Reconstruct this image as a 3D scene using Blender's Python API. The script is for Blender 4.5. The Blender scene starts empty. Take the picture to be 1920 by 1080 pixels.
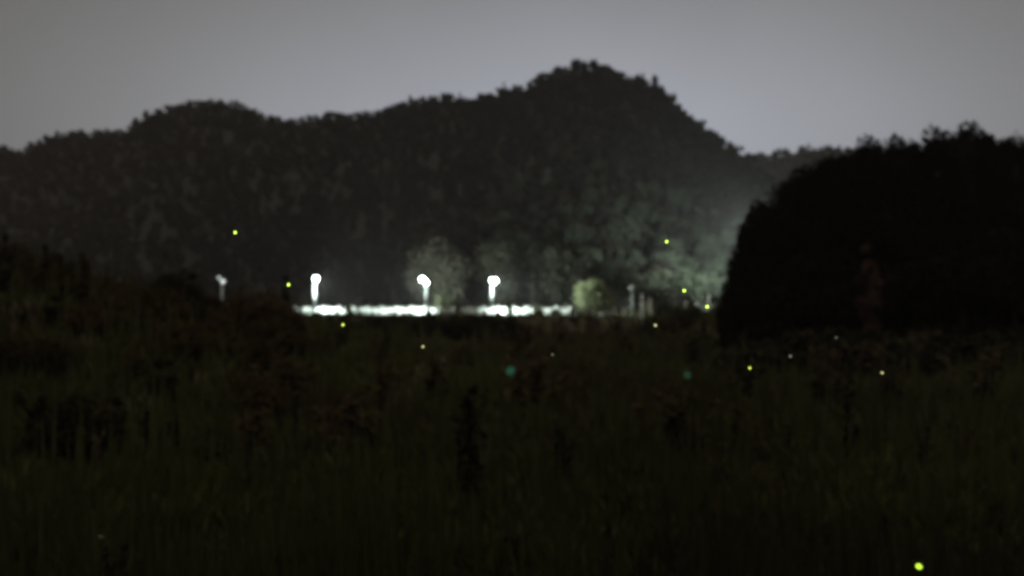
import bpy, math, random
import numpy as np
from mathutils import Vector, Matrix

random.seed(7)
rng = np.random.default_rng(7)
R = math.radians
scene = bpy.context.scene
COL = scene.collection

# ------------------------------------------------------------------ camera
F = 1500.0            # focal length in pixels of a 1920 wide frame
HOR = 560.0           # row of the horizon in that frame
ZC = 5.5              # eye height above the meadow
cam_d = bpy.data.cameras.new("camera")
cam_d.sensor_width = 36.0
cam_d.lens = F / 1920 * 36.0
cam_d.shift_y = (HOR - 540) / 1920
cam_d.clip_start = 0.05
cam_d.clip_end = 6000
cam_d.dof.use_dof = True
cam_d.dof.focus_distance = 1.8
cam_d.dof.aperture_fstop = 2.15
cam = bpy.data.objects.new("camera", cam_d)
cam.location = (0, 0, ZC)
cam.rotation_euler = (R(90), 0, 0)
COL.objects.link(cam)
scene.camera = cam

# ------------------------------------------------------------------ sky: night overcast lit by a town beyond the hill
world = bpy.data.worlds.new("World")
scene.world = world
world.use_nodes = True
nt = world.node_tree
nt.nodes.clear()
def N(t, kind, **kw):
    n = t.nodes.new(kind)
    for k, v in kw.items():
        setattr(n, k, v)
    return n
def M(t, op, a, b=None, c=None):
    n = t.nodes.new("ShaderNodeMath"); n.operation = op
    for i, v in enumerate((a, b, c)):
        if v is None: continue
        if isinstance(v, (int, float)): n.inputs[i].default_value = v
        else: t.links.new(v, n.inputs[i])
    return n.outputs[0]
GLOW_PEAK, GLOW_FLOOR = 0.345, 0.088
tc = N(nt, "ShaderNodeTexCoord")
sep = N(nt, "ShaderNodeSeparateXYZ")
nt.links.new(tc.outputs["Generated"], sep.inputs[0])
az = M(nt, "SUBTRACT", M(nt, "ARCTAN2", sep.outputs[0], sep.outputs[1]), R(4.0))
el = M(nt, "SUBTRACT", M(nt, "ARCSINE", sep.outputs[2]), R(8.0))
az2 = M(nt, "POWER", M(nt, "DIVIDE", M(nt, "ABSOLUTE", az), R(33.0)), 2.0)
el2 = M(nt, "POWER", M(nt, "DIVIDE", M(nt, "ABSOLUTE", el), R(15.0)), 2.0)
g = M(nt, "EXPONENT", M(nt, "MULTIPLY", M(nt, "ADD", az2, el2), -1.0))
cl = N(nt, "ShaderNodeTexNoise")
cl.inputs["Scale"].default_value = 3.0
cl.inputs["Detail"].default_value = 3.0
nt.links.new(tc.outputs["Generated"], cl.inputs["Vector"])
cloud = M(nt, "ADD", M(nt, "MULTIPLY", cl.outputs[0], 0.3), 0.85)
val = M(nt, "ADD", M(nt, "MULTIPLY", M(nt, "MULTIPLY", g, cloud), GLOW_PEAK), GLOW_FLOOR)
tint = N(nt, "ShaderNodeMix", data_type='RGBA')
nt.links.new(g, tint.inputs[0])
tint.inputs[6].default_value = (1.02, 1.005, 0.95, 1)
tint.inputs[7].default_value = (0.955, 1.0, 1.17, 1)
bg1 = N(nt, "ShaderNodeBackground")
nt.links.new(tint.outputs[2], bg1.inputs[0])
nt.links.new(val, bg1.inputs[1])
sky = N(nt, "ShaderNodeTexSky", sky_type='NISHITA')
sky.sun_disc = False
sky.sun_elevation = R(-8.0)
sky.sun_rotation = R(4.0)
bg2 = N(nt, "ShaderNodeBackground")
bg2.inputs[1].default_value = 0.05
nt.links.new(sky.outputs[0], bg2.inputs[0])
add = N(nt, "ShaderNodeAddShader")
nt.links.new(bg1.outputs[0], add.inputs[0])
nt.links.new(bg2.outputs[0], add.inputs[1])
wo = N(nt, "ShaderNodeOutputWorld")
nt.links.new(add.outputs[0], wo.inputs[0])

# cloud-diffused night light from overhead, very soft
sun_d = bpy.data.lights.new("sun", 'SUN')
sun_d.energy = 0.95
sun_d.angle = R(70)
sun_d.color = (1.0, 0.88, 0.66)
sun = bpy.data.objects.new("sun", sun_d)
sun.rotation_euler = (R(12), R(6), 0)
COL.objects.link(sun)

# ------------------------------------------------------------------ exposure and sampling
vs = scene.view_settings
vs.view_transform = 'Standard'
vs.look = 'None'
vs.exposure = 0.0
vs.gamma = 1.0
vs.use_curve_mapping = False
cy = scene.cycles
cy.use_denoising = True
cy.max_bounces = 2
cy.diffuse_bounces = 1
cy.glossy_bounces = 1
cy.transmission_bounces = 2
cy.volume_bounces = 0
cy.transparent_max_bounces = 4
cy.sample_clamp_indirect = 1.0
cy.sample_clamp_direct = 40.0
cy.filter_width = 2.8

# ------------------------------------------------------------------ helpers
def P(px, row, y):
    return ((px - 960) / F * y, y, ZC + (HOR - row) / F * y)
def PX(x, y):
    return 960 + x / y * F
def smooth(a, b, v):
    t = np.clip((np.asarray(v, float) - a) / (b - a), 0, 1)
    return t * t * (3 - 2 * t)
_ph = rng.uniform(0, 6.28, (6, 2))
def wob(x, y, s):
    x = np.asarray(x, float); y = np.asarray(y, float); o = 0
    for i in range(6):
        f = s * (1.0 + 0.63 * i); a = i * 1.9
        o = o + np.sin(f * (x * math.cos(a) + y * math.sin(a)) + _ph[i, 0]) / (1 + 0.7 * i)
    return o / 2.2
def mesh_np(name, v, faces, mat=None, smooth_shade=False, attr=None):
    """v (n,3), faces (m,k) or a list of such arrays"""
    me = bpy.data.meshes.new(name)
    v = np.asarray(v, np.float32)
    if not isinstance(faces, list): faces = [faces]
    faces = [np.asarray(f, np.int32) for f in faces if len(f)]
    loops = np.concatenate([f.ravel() for f in faces])
    tot = np.concatenate([np.full(len(f), f.shape[1], np.int32) for f in faces])
    start = np.concatenate([[0], np.cumsum(tot)[:-1]]).astype(np.int32)
    me.vertices.add(len(v)); me.vertices.foreach_set("co", v.ravel())
    me.loops.add(len(loops)); me.loops.foreach_set("vertex_index", loops)
    me.polygons.add(len(tot)); me.polygons.foreach_set("loop_start", start)
    if attr is not None:
        a = me.attributes.new("tint", 'FLOAT', 'POINT')
        a.data.foreach_set("value", np.asarray(attr, np.float32))
    me.update(calc_edges=True)
    me.polygons.foreach_set("use_smooth", np.full(len(tot), smooth_shade, bool))
    if mat: me.materials.append(mat)
    return me
def link(name, me, parent=None, loc=None, **props):
    o = bpy.data.objects.new(name, me)
    COL.objects.link(o)
    if parent is not None: o.parent = parent
    if loc is not None: o.location = loc
    for k, v in props.items():
        if v is not None: o[k] = v
    return o
def thing(name, label, cat, loc=(0, 0, 0), rz=0.0, sc=(1, 1, 1), group=None):
    o = link(name, None, None, loc, label=label, category=cat, group=group)
    o.rotation_euler = (0, 0, rz); o.scale = sc
    o.empty_display_size = 0.2
    return o
def tube(pts, rad, sides=6, cap=True):
    pts = [Vector(p) for p in pts]; v = []; f = []
    for i, p in enumerate(pts):
        d = (pts[min(i + 1, len(pts) - 1)] - pts[max(i - 1, 0)]).normalized()
        u = d.orthogonal().normalized(); w = d.cross(u)
        for k in range(sides):
            a = 2 * math.pi * k / sides
            v.append(p + (u * math.cos(a) + w * math.sin(a)) * rad[i])
    for i in range(len(pts) - 1):
        for k in range(sides):
            a = i * sides + k; b = i * sides + (k + 1) % sides
            f.append((a, b, b + sides, a + sides))
    if cap:
        n = len(v); v += [pts[0], pts[-1]]
        e = (len(pts) - 1) * sides
        for k in range(sides):
            f.append((n, (k + 1) % sides, k, k)); f.append((n + 1, e + k, e + (k + 1) % sides, e + (k + 1) % sides))
    return np.array([tuple(a) for a in v]), f
class Mb:
    """collects vertices and polygons of any size"""
    def __init__(s): s.v = []; s.f = []
    def add(s, v, f):
        o = len(s.v); s.v += [tuple(map(float, a)) for a in v]
        for q in f:
            q = list(dict.fromkeys(q))
            if len(q) > 2: s.f.append([i + o for i in q])
        return s
    def tube(s, pts, rad, sides=6): return s.add(*tube(pts, rad, sides))
    def box(s, c, size, rz=0.0, bev=0.0):
        import itertools
        cx, cy_, cz = c; a, b, h = (q / 2 for q in size)
        ca, sa = math.cos(rz), math.sin(rz)
        prof = [(-a, -b), (a, -b), (a, b), (-a, b)]
        if bev: prof = [(-a + bev, -b), (a - bev, -b), (a, -b + bev), (a, b - bev), (a - bev, b), (-a + bev, b), (-a, b - bev), (-a, -b + bev)]
        n = len(prof); v = []
        for z in (-h, h):
            for x, y in prof: v.append((cx + x * ca - y * sa, cy_ + x * sa + y * ca, cz + z))
        f = [tuple(range(n))[::-1], tuple(range(n, 2 * n))] + [(k, (k + 1) % n, n + (k + 1) % n, n + k) for k in range(n)]
        return s.add(v, f)
    def lathe(s, prof, c=(0, 0, 0), n=12, axis=None):
        v = []; f = []
        q = Vector((0, 0, 1)).rotation_difference(Vector(axis)) if axis is not None else None
        for r, z in prof:
            for k in range(n):
                a = 2 * math.pi * k / n
                p = Vector((r * math.cos(a), r * math.sin(a), z))
                if q: p = q @ p
                v.append((p.x + c[0], p.y + c[1], p.z + c[2]))
        for i in range(len(prof) - 1):
            for k in range(n):
                a = i * n + k; b = i * n + (k + 1) % n
                f.append((a, b, b + n, a + n))
        f.append(tuple(range(n))[::-1]); f.append(tuple(range((len(prof) - 1) * n, len(prof) * n)))
        return s.add(v, f)
    def mesh(s, name, mat, sm=False):
        me = bpy.data.meshes.new(name); me.from_pydata(s.v, [], s.f); me.update()
        me.polygons.foreach_set("use_smooth", np.full(len(me.polygons), sm, bool))
        me.materials.append(mat); return me

# ------------------------------------------------------------------ materials
def mat_new(name):
    m = bpy.data.materials.new(name); m.use_nodes = True
    t = m.node_tree; t.nodes.clear()
    return m, t, N(t, "ShaderNodeOutputMaterial")
def foliage(name, cols, source="object", scale=0.35, transl=0.25):
    """cols: two or three base colours mixed by noise in space and by a per-plant random value"""
    m, t, out = mat_new(name)
    if source == "attr":
        a = N(t, "ShaderNodeAttribute", attribute_name="tint"); rnd = a.outputs["Fac"]
    else:
        rnd = N(t, "ShaderNodeObjectInfo").outputs["Random"]
    geo = N(t, "ShaderNodeNewGeometry")
    nz = N(t, "ShaderNodeTexNoise"); nz.inputs["Scale"].default_value = scale; nz.inputs["Detail"].default_value = 4
    t.links.new(geo.outputs["Position"], nz.inputs["Vector"])
    f = M(t, "ADD", M(t, "MULTIPLY", nz.outputs[0], 0.6), M(t, "MULTIPLY", rnd, 0.55))
    f = M(t, "SUBTRACT", f, 0.08)
    f = M(t, "ADD", f, M(t, "MULTIPLY", M(t, "SUBTRACT", geo.outputs["Random Per Island"], 0.5), 0.15))
    rp = N(t, "ShaderNodeValToRGB"); el_ = rp.color_ramp.elements
    el_[0].position = 0.2; el_[0].color = (*cols[0], 1)
    el_[1].position = 0.85; el_[1].color = (*cols[-1], 1)
    if len(cols) > 2:
        e = el_.new(0.52); e.color = (*cols[1], 1)
    t.links.new(f, rp.inputs[0])
    d = N(t, "ShaderNodeBsdfDiffuse"); tr = N(t, "ShaderNodeBsdfTranslucent"); mx = N(t, "ShaderNodeMixShader")
    mx.inputs[0].default_value = transl
    t.links.new(rp.outputs[0], d.inputs[0]); t.links.new(rp.outputs[0], tr.inputs[0])
    t.links.new(d.outputs[0], mx.inputs[1]); t.links.new(tr.outputs[0], mx.inputs[2])
    t.links.new(mx.outputs[0], out.inputs[0])
    return m
def surface(name, c1, c2, scale=2.0, rough=0.8, detail=5, bump=0.0, metallic=0.0):
    m, t, out = mat_new(name)
    geo = N(t, "ShaderNodeNewGeometry")
    nz = N(t, "ShaderNodeTexNoise"); nz.inputs["Scale"].default_value = scale; nz.inputs["Detail"].default_value = detail
    t.links.new(geo.outputs["Position"], nz.inputs["Vector"])
    rp = N(t, "ShaderNodeValToRGB")
    rp.color_ramp.elements[0].position = 0.3; rp.color_ramp.elements[0].color = (*c1, 1)
    rp.color_ramp.elements[1].position = 0.7; rp.color_ramp.elements[1].color = (*c2, 1)
    t.links.new(nz.outputs[0], rp.inputs[0])
    b = N(t, "ShaderNodeBsdfPrincipled")
    b.inputs["Roughness"].default_value = rough; b.inputs["Metallic"].default_value = metallic
    t.links.new(rp.outputs[0], b.inputs["Base Color"])
    if bump:
        bp = N(t, "ShaderNodeBump"); bp.inputs["Strength"].default_value = bump
        t.links.new(nz.outputs[0], bp.inputs["Height"]); t.links.new(bp.outputs[0], b.inputs["Normal"])
    t.links.new(b.outputs[0], out.inputs[0])
    return m
def emitter(name, col, strength):
    m, t, out = mat_new(name)
    e = N(t, "ShaderNodeEmission"); e.inputs[0].default_value = (*col, 1); e.inputs[1].default_value = strength
    t.links.new(e.outputs[0], out.inputs[0])
    return m

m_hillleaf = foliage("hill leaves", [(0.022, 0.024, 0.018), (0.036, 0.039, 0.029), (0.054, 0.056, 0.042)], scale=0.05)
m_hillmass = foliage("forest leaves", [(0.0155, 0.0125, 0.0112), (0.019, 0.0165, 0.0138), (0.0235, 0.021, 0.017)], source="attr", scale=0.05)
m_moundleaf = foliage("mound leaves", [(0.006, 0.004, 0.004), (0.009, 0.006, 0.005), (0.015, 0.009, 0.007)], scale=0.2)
m_shrub = foliage("shrub leaves", [(0.026, 0.021, 0.013), (0.045, 0.035, 0.02), (0.072, 0.048, 0.029)], scale=0.5)
m_darkshrub = foliage("dark shrub leaves", [(0.014, 0.015, 0.010), (0.03, 0.03, 0.018)], scale=0.5)
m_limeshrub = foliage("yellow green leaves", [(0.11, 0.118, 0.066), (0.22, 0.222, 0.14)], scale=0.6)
m_oliveshrub = foliage("olive leaves", [(0.05, 0.055, 0.03), (0.10, 0.105, 0.055)], scale=0.6)
m_greytree = foliage("grey olive leaves", [(0.032, 0.029, 0.022), (0.056, 0.05, 0.039)], scale=0.4)
m_darktree = foliage("dull tree leaves", [(0.02, 0.02, 0.015), (0.04, 0.038, 0.028)], scale=0.3)
m_redleaf = foliage("red brown leaves", [(0.06, 0.034, 0.03), (0.10, 0.06, 0.054)], scale=0.6)
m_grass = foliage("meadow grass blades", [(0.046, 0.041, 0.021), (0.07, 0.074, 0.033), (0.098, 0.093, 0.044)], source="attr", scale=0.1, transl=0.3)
m_straw = foliage("dry straw blades", [(0.12, 0.095, 0.065), (0.24, 0.2, 0.15)], scale=0.8)
m_weed = foliage("weed leaves", [(0.010, 0.010, 0.006), (0.02, 0.019, 0.010)], scale=0.8)
m_paleleaf = surface("pale leaf", (0.5, 0.52, 0.46), (0.68, 0.68, 0.6), 20, 0.6)
m_bark = surface("bark", (0.045, 0.036, 0.028), (0.09, 0.075, 0.06), 6, 0.9)
m_palebark = surface("pale bark", (0.16, 0.13, 0.12), (0.26, 0.22, 0.2), 6, 0.9)
m_soil = surface("meadow soil", (0.026, 0.021, 0.012), (0.055, 0.046, 0.024), 0.6, 0.95)
m_floor = surface("forest floor", (0.010, 0.009, 0.008), (0.015, 0.013, 0.011), 0.15, 0.95)
m_asphalt = surface("asphalt", (0.04, 0.04, 0.042), (0.06, 0.06, 0.06), 8, 0.85)
m_paint = surface("road paint", (0.6, 0.6, 0.57), (0.78, 0.78, 0.74), 5, 0.7)
m_kerb = surface("kerb concrete", (0.25, 0.25, 0.24), (0.38, 0.38, 0.36), 4, 0.9)
m_wall = surface("white wall render", (0.55, 0.56, 0.53), (0.8, 0.8, 0.77), 0.8, 0.8)
m_wallpost = surface("wall pier", (0.4, 0.4, 0.38), (0.6, 0.6, 0.57), 1.5, 0.85)
m_coping = surface("wall coping", (0.35, 0.35, 0.33), (0.5, 0.5, 0.48), 2, 0.9)
m_pole = surface("galvanised pole", (0.5, 0.52, 0.52), (0.66, 0.68, 0.67), 3, 0.5)
m_housing = surface("lamp housing", (0.2, 0.21, 0.22), (0.3, 0.3, 0.3), 3, 0.5)
m_deadlens = surface("unlit lamp lens", (0.45, 0.47, 0.46), (0.55, 0.56, 0.55), 3, 0.3)
m_lens = emitter("lit lamp lens", (0.86, 1.0, 0.95), 40.0)
m_lensdim = emitter("half hidden lamp lens", (0.9, 1.0, 0.95), 1.3)
m_lensfaint = emitter("faint lamp lens", (1.0, 1.0, 0.95), 0.55)

# ------------------------------------------------------------------ terrain
ROAD_Z = 2.9
def ground_h(x, y):
    x = np.asarray(x, float); y = np.asarray(y, float)
    z = 0.22 * wob(x, y, 0.09) + 0.08 * wob(x + 40, y, 0.4)
    near = 3.9 * (1 - smooth(1.5, 13.0, y))                        # the bank the viewer stands on
    bank = 6.2 * np.clip((-5.5 - x) / 26, 0, 1.25) ** 0.9 * smooth(18, 42, y) * (1 - smooth(62, 95, y))
    mound = 13.0 * smooth(17, 36, x) * smooth(60, 84, y) * (1 - smooth(93, 113, y))
    road = smooth(114, 121.5, y)                                   # embankment of the road
    zz = z * (1 - 0.9 * road) + near + bank + np.maximum(mound, 0)
    return np.where(zz > ROAD_Z, zz, zz * (1 - road) + ROAD_Z * road)

def grid_sheet(name, xs, ys, hf, mat):
    X, Y = np.meshgrid(xs, ys)
    v = np.stack([X, Y, hf(X, Y)], -1).reshape(-1, 3)
    nx, ny = len(xs), len(ys)
    i = np.arange(nx * ny).reshape(ny, nx)
    f = np.stack([i[:-1, :-1], i[:-1, 1:], i[1:, 1:], i[1:, :-1]], -1).reshape(-1, 4)
    return link(name, mesh_np(name, v, f, mat, True), kind="structure")
def dense(lo, hi, step, far):
    inner = list(np.arange(lo, hi + 1e-6, step))
    d = step; left = []; right = []
    a, b = lo, hi
    while a > -far: d *= 1.5; a -= d; left.append(a)
    d = step
    while b < far: d *= 1.5; b += d; right.append(b)
    return np.array(left[::-1] + inner + right)
xs = dense(-110, 120, 1.5, 3500)
ys = dense(-10, 170, 1.3, 3500)
grid_sheet("ground", xs, ys, ground_h, m_soil)

# road along the top of the embankment
def strip(name, x0, x1, y0, y1, z, mat, n=60, kind="structure", parent=None):
    xx = np.linspace(x0, x1, n); v = [(x, y0, z) for x in xx] + [(x, y1, z) for x in xx]
    f = [(i, i + 1, n + i + 1, n + i) for i in range(n - 1)]
    return link(name, mesh_np(name, np.array(v), np.array(f), mat), parent, kind=kind)
road = strip("road", -120, 75, 123.2, 129.2, ROAD_Z + 0.02, m_asphalt)
strip("edge_line", -120, 75, 123.5, 123.65, ROAD_Z + 0.026, m_paint, parent=road, kind=None)
strip("edge_line", -120, 75, 128.8, 128.95, ROAD_Z + 0.026, m_paint, parent=road, kind=None)
kb = link("kerb", Mb().box((-22.5, 129.32, ROAD_Z + 0.05), (195, 0.22, 0.22)).mesh("kerb", m_kerb), kind="structure")

# hills: treetop outline read at the columns of the photograph, turned into ridges with their own distance
SIL = np.array([(-500, 300), (-250, 285), (-80, 262), (0, 265), (20, 270), (45, 276), (60, 262), (100, 245), (140, 238), (165, 243), (195, 235), (230, 238),
    (250, 222), (275, 205), (300, 198), (325, 188), (350, 185), (380, 181), (410, 180), (450, 188), (480, 200), (510, 210),
    (545, 218), (580, 211), (620, 205), (680, 205), (700, 200), (740, 190), (770, 180), (800, 175), (840, 170), (862, 175),
    (885, 182), (900, 172), (920, 167), (945, 160), (985, 150), (1010, 135), (1040, 120), (1078, 108), (1098, 114),
    (1115, 110), (1150, 125), (1180, 135), (1205, 138), (1230, 150), (1250, 165), (1270, 190), (1300, 215), (1330, 240),
    (1350, 255), (1370, 270), (1400, 287), (1440, 318), (1500, 380), (1560, 450), (1640, 540)], float)
def sil(px): return np.interp(px, SIL[:, 0], SIL[:, 1])
def ridge_d(px): return np.interp(px, [-500, 0, 400, 700, 1080, 1300, 1400, 1500, 1640], [560, 520, 480, 450, 400, 335, 300, 265, 230])
def base_d(px): return np.interp(px, [-500, 0, 500, 760, 900, 1100, 1300, 1400, 1640], [330, 300, 262, 225, 190, 160, 156, 156, 160])
TREE_H = 4.4
def hill_pt(px, t):
    px = np.asarray(px, float); t = np.asarray(t, float)
    rd = ridge_d(px); bd = base_d(px)
    y = bd + (rd - bd) * t
    x = (px - 960) / F * y
    zr = ZC + (HOR - sil(px)) / F * rd - TREE_H
    zr = np.maximum(zr, ROAD_Z)
    tt = np.clip(t, 0, 1)
    z = ROAD_Z - 0.6 + (zr - ROAD_Z) * (0.82 * tt ** 1.12 + 0.18 * np.sin(tt * math.pi / 2) ** 2)
    z = z + 3.2 * wob(x, y, 0.035) * np.sin(tt * math.pi)
    z = np.where(t > 1, zr - (t - 1) * (zr + 8) * 0.9, z)
    return x, y, z
pxs = np.linspace(-500, 1640, 170); ts = np.concatenate([np.linspace(0, 1, 40), np.linspace(1.06, 2.0, 10)])
PXg, Tg = np.meshgrid(pxs, ts)
hx, hy, hz = hill_pt(PXg, Tg)
idx = np.arange(PXg.size).reshape(PXg.shape)
hf = np.stack([idx[:-1, :-1], idx[:-1, 1:], idx[1:, 1:], idx[1:, :-1]], -1).reshape(-1, 4)
link("hill", mesh_np("hill", np.stack([hx, hy, hz], -1).reshape(-1, 3), hf, m_floor, True), kind="structure")
# a further ridge seen in the saddle on the right
FAR = np.array([(1100, 330), (1300, 292), (1400, 284), (1440, 286), (1465, 278), (1500, 271), (1545, 269), (1600, 274), (1700, 290), (1900, 300), (2200, 330)], float)
FD = 640.0
def far_pt(px, t):
    r = np.interp(px, FAR[:, 0], FAR[:, 1])
    y = 460 + (FD - 460) * np.asarray(t, float)
    x = (px - 960) / F * y
    zr = ZC + (HOR - r) / F * FD - 6.0
    tt = np.clip(t, 0, 1)
    z = 1 + (zr - 1) * tt ** 1.1 + 4 * wob(x, y, 0.03) * np.sin(tt * math.pi)
    return x, y, np.where(t > 1, zr - (t - 1) * zr, z)
pf, tf = np.meshgrid(np.linspace(1100, 2200, 60), np.concatenate([np.linspace(0, 1, 16), [1.2, 1.6, 2.0]]))
fx, fy, fz = far_pt(pf, tf)
idx = np.arange(pf.size).reshape(pf.shape)
link("far_hill", mesh_np("far_hill", np.stack([fx, fy, fz], -1).reshape(-1, 3),
     np.stack([idx[:-1, :-1], idx[:-1, 1:], idx[1:, 1:], idx[1:, :-1]], -1).reshape(-1, 4), m_floor, True), kind="structure")

# ------------------------------------------------------------------ plant geometry
def leaf_quads(c, nrm, size, r):
    """one bent-free quad per centre, facing nrm, size per leaf"""
    n = len(c)
    nrm = nrm / np.linalg.norm(nrm, axis=1, keepdims=True)
    ref = r.normal(size=(n, 3))
    u = np.cross(nrm, ref); u /= np.linalg.norm(u, axis=1, keepdims=True)
    w = np.cross(nrm, u)
    s = size[:, None] * 0.5
    k = r.uniform(0.55, 1.0, (n, 1))
    v = np.stack([c - u * s, c - w * s * k, c + u * s, c + w * s * k], 1).reshape(-1, 3)
    return v, np.arange(4 * n).reshape(n, 4)
def crown(seed, rx, rz, zc, lobes, per, leaf, shape="round", jitter=0.6):
    r = np.random.default_rng(seed); C = []; Nn = []
    for i in range(lobes):
        if shape == "round":
            d = r.normal(size=3); d /= np.linalg.norm(d); d[2] = d[2] * 0.9 + 0.12
            q = r.uniform(0.45, 0.8)
            c = np.array([d[0] * rx * q, d[1] * rx * q, zc + d[2] * rz * q])
            lr = r.uniform(0.3, 0.5) * rx
        elif shape == "cone":
            h = r.uniform(-1, 1) ** 1; w = (1 - (h + 1) / 2) ** 0.8
            a = r.uniform(0, 6.28)
            c = np.array([math.cos(a) * rx * 0.6 * w, math.sin(a) * rx * 0.6 * w, zc + h * rz * 0.85])
            lr = rx * (0.22 + 0.3 * w)
        else:   # tall: a loose column
            h = r.uniform(-1, 1); a = r.uniform(0, 6.28); w = math.sqrt(max(0.05, 1 - h * h * 0.85))
            c = np.array([math.cos(a) * rx * 0.55 * w, math.sin(a) * rx * 0.55 * w, zc + h * rz * 0.85])
            lr = rx * r.uniform(0.35, 0.6) * (0.5 + 0.5 * w)
        d = r.normal(size=(per, 3)); d /= np.linalg.norm(d, axis=1, keepdims=True)
        rad = lr * r.uniform(0.55, 1.12, (per, 1))
        C.append(c + d * rad * np.array([1, 1, 0.85])); Nn.append(d + np.array([0, 0, 0.25]) + r.normal(size=(per, 3)) * jitter)
    C = np.concatenate(C); Nn = np.concatenate(Nn)
    return leaf_quads(C, Nn, leaf * r.uniform(0.6, 1.4, len(C)), r)
def trunk_mb(seed, h, r0, limbs, spread, top):
    r = random.Random(seed); mb = Mb()
    lean = (r.uniform(-.05, .05), r.uniform(-.05, .05))
    pts = [(lean[0] * z + r.uniform(-.04, .04) * r0 * 4, lean[1] * z + r.uniform(-.04, .04) * r0 * 4, z) for z in np.linspace(-0.5, top, 6)]
    mb.tube(pts, list(np.linspace(r0 * 1.25, r0 * 0.3, 6)), 7)
    for i in range(limbs):
        z = h + (top - h) * r.uniform(0, 0.75); a = 6.28 * i / limbs + r.uniform(-.5, .5)
        L = spread * r.uniform(.6, 1); b = Vector((lean[0] * z, lean[1] * z, z))
        m = b + Vector((math.cos(a) * L * .5, math.sin(a) * L * .5, L * .35)); e = b + Vector((math.cos(a) * L, math.sin(a) * L, L * .9))
        mb.tube([b, m, e], [r0 * .42, r0 * .28, r0 * .1], 5)
    return mb
def tree_kind(name, seed, leafmat, rx, rz, zc, lobes, per, leaf, shape="round", r0=0.22, bark=None, jitter=0.6):
    v, f = crown(seed, rx, rz, zc, lobes, per, leaf, shape, jitter)
    cm = mesh_np(name + " crown", v, f, leafmat)
    tm = trunk_mb(seed, zc - rz * 0.7, r0, 6, rx * 0.6, zc + rz * 0.45).mesh(name + " trunk", bark or m_bark)
    return (tm, cm, zc + rz)
def put_tree(name, kind, loc, label, cat="tree", h=None, rz=0.0, wide=1.0, group=None, parts=("trunk", "crown")):
    s = (h / kind[2]) if h else 1.0
    o = thing(name, label, cat, loc, rz, (s * wide, s * wide, s), group)
    link(parts[0], kind[0], o); link(parts[1], kind[1], o)
    return o

# labels that single things out: landmark by column, ordinal when several stand by the same landmark
LM = [(60, "above the bushy left bank"), (225, "above the faint lamp"), (413, "above the half hidden lamp"), (541, "left of the leftmost bright lamp"),
      (593, "above the leftmost bright lamp"), (700, "above the brightest stretch of wall"), (793, "above the middle bright lamp"),
      (860, "between the two right lamps"), (927, "above the rightmost bright lamp"), (1010, "right of the rightmost lamp"),
      (1110, "above the yellow green shrub"), (1185, "above the unlit lamp"), (1240, "right of the unlit lamp"),
      (1300, "behind the two right fireflies"), (1350, "near the black mound"), (1400, "right against the black mound"),
      (1470, "in the saddle")]
ORD = ["", "second", "third", "fourth", "fifth", "sixth", "seventh", "eighth", "ninth", "tenth", "eleventh", "twelfth"]
_used = {}
def landmark(px): return min(LM, key=lambda l: abs(l[0] - px))[1]
def uniq(text):
    k = _used.get(text, 0); _used[text] = k + 1
    return text if k == 0 else text + ", " + ORD[k] + " rightwards"

# ------------------------------------------------------------------ trees of the hill
HILL = [tree_kind("hill tree", 10 + i, m_hillleaf, rx, rz, zc, lo, per, lf, sh, 0.2, None, 0.75) for i, (rx, rz, zc, lo, per, lf, sh) in enumerate([
    (2.9, 3.4, 5.0, 18, 150, 0.5, "round"), (3.4, 3.2, 5.0, 20, 150, 0.52, "round"), (2.3, 4.4, 5.6, 18, 150, 0.48, "tall"),
    (2.6, 3.8, 5.3, 17, 150, 0.5, "round"), (1.9, 5.0, 6.2, 20, 120, 0.42, "cone"), (3.0, 2.8, 4.6, 16, 160, 0.5, "round")])]
single = []       # (x, y) of trees that are things, so that the mass leaves them room
def add_hill_tree(px, t, h, kind, label, wide=1.0, group=None):
    x, y, z = hill_pt(px, t)
    single.append((float(x), float(y)))
    put_tree("hillside_tree", HILL[kind], (float(x), float(y), float(z) - 0.2), label, "tree", h, random.uniform(0, 6.28), wide, group)
kinds_txt = ["round crowned", "broad crowned", "tall column shaped", "oval crowned", "pointed", "low bushy"]
# the floodlit slope: every crown one can tell apart
rows = [(0.03, 22, "at the slope foot"), (0.10, 22, "low on the lit slope"), (0.18, 22, "on the lower slope"), (0.27, 20, "halfway up the slope"), (0.37, 18, "on the dim upper slope")]
for ri, (t, n, where) in enumerate(rows):
    for i in range(n):
        px = 905 + (1415 - 905) * (i + 0.5) / n + random.uniform(-9, 9)
        tt = t + random.uniform(-0.02, 0.02)
        k = random.choice([0, 0, 1, 1, 2, 3, 3, 5])
        add_hill_tree(px, tt, random.uniform(5.2, 9.0), k, uniq("%s tree %s %s" % (kinds_txt[k], where, landmark(px))), random.uniform(0.9, 1.2), "trees on the floodlit slope")
# ridge line trees against the sky
nr = 120
for i in range(nr):
    px = 6 + (1405 - 6) * (i + 0.5) / nr + random.uniform(-5, 5)
    k = random.choice([0, 1, 1, 3, 5, 5])
    add_hill_tree(px, 0.985 + random.uniform(-0.012, 0.012), random.uniform(3.2, 5.3), k,
                  uniq("dark %s tree on the skyline %s" % (kinds_txt[k], landmark(px))), random.uniform(0.95, 1.3), "trees along the skyline")
for px, h, k in ((945, 7.5, 4), (862, 6.5, 4), (1206, 6.5, 4), (1228, 7.5, 2), (1352, 6, 0), (1372, 6, 3), (1080, 5.4, 1), (1113, 5.4, 1), (275, 6, 3), (770, 6, 2)):
    add_hill_tree(px, 0.99, h, k, uniq("taller %s tree on the skyline %s" % (kinds_txt[k], landmark(px))), 1.0, "trees along the skyline")

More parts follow.
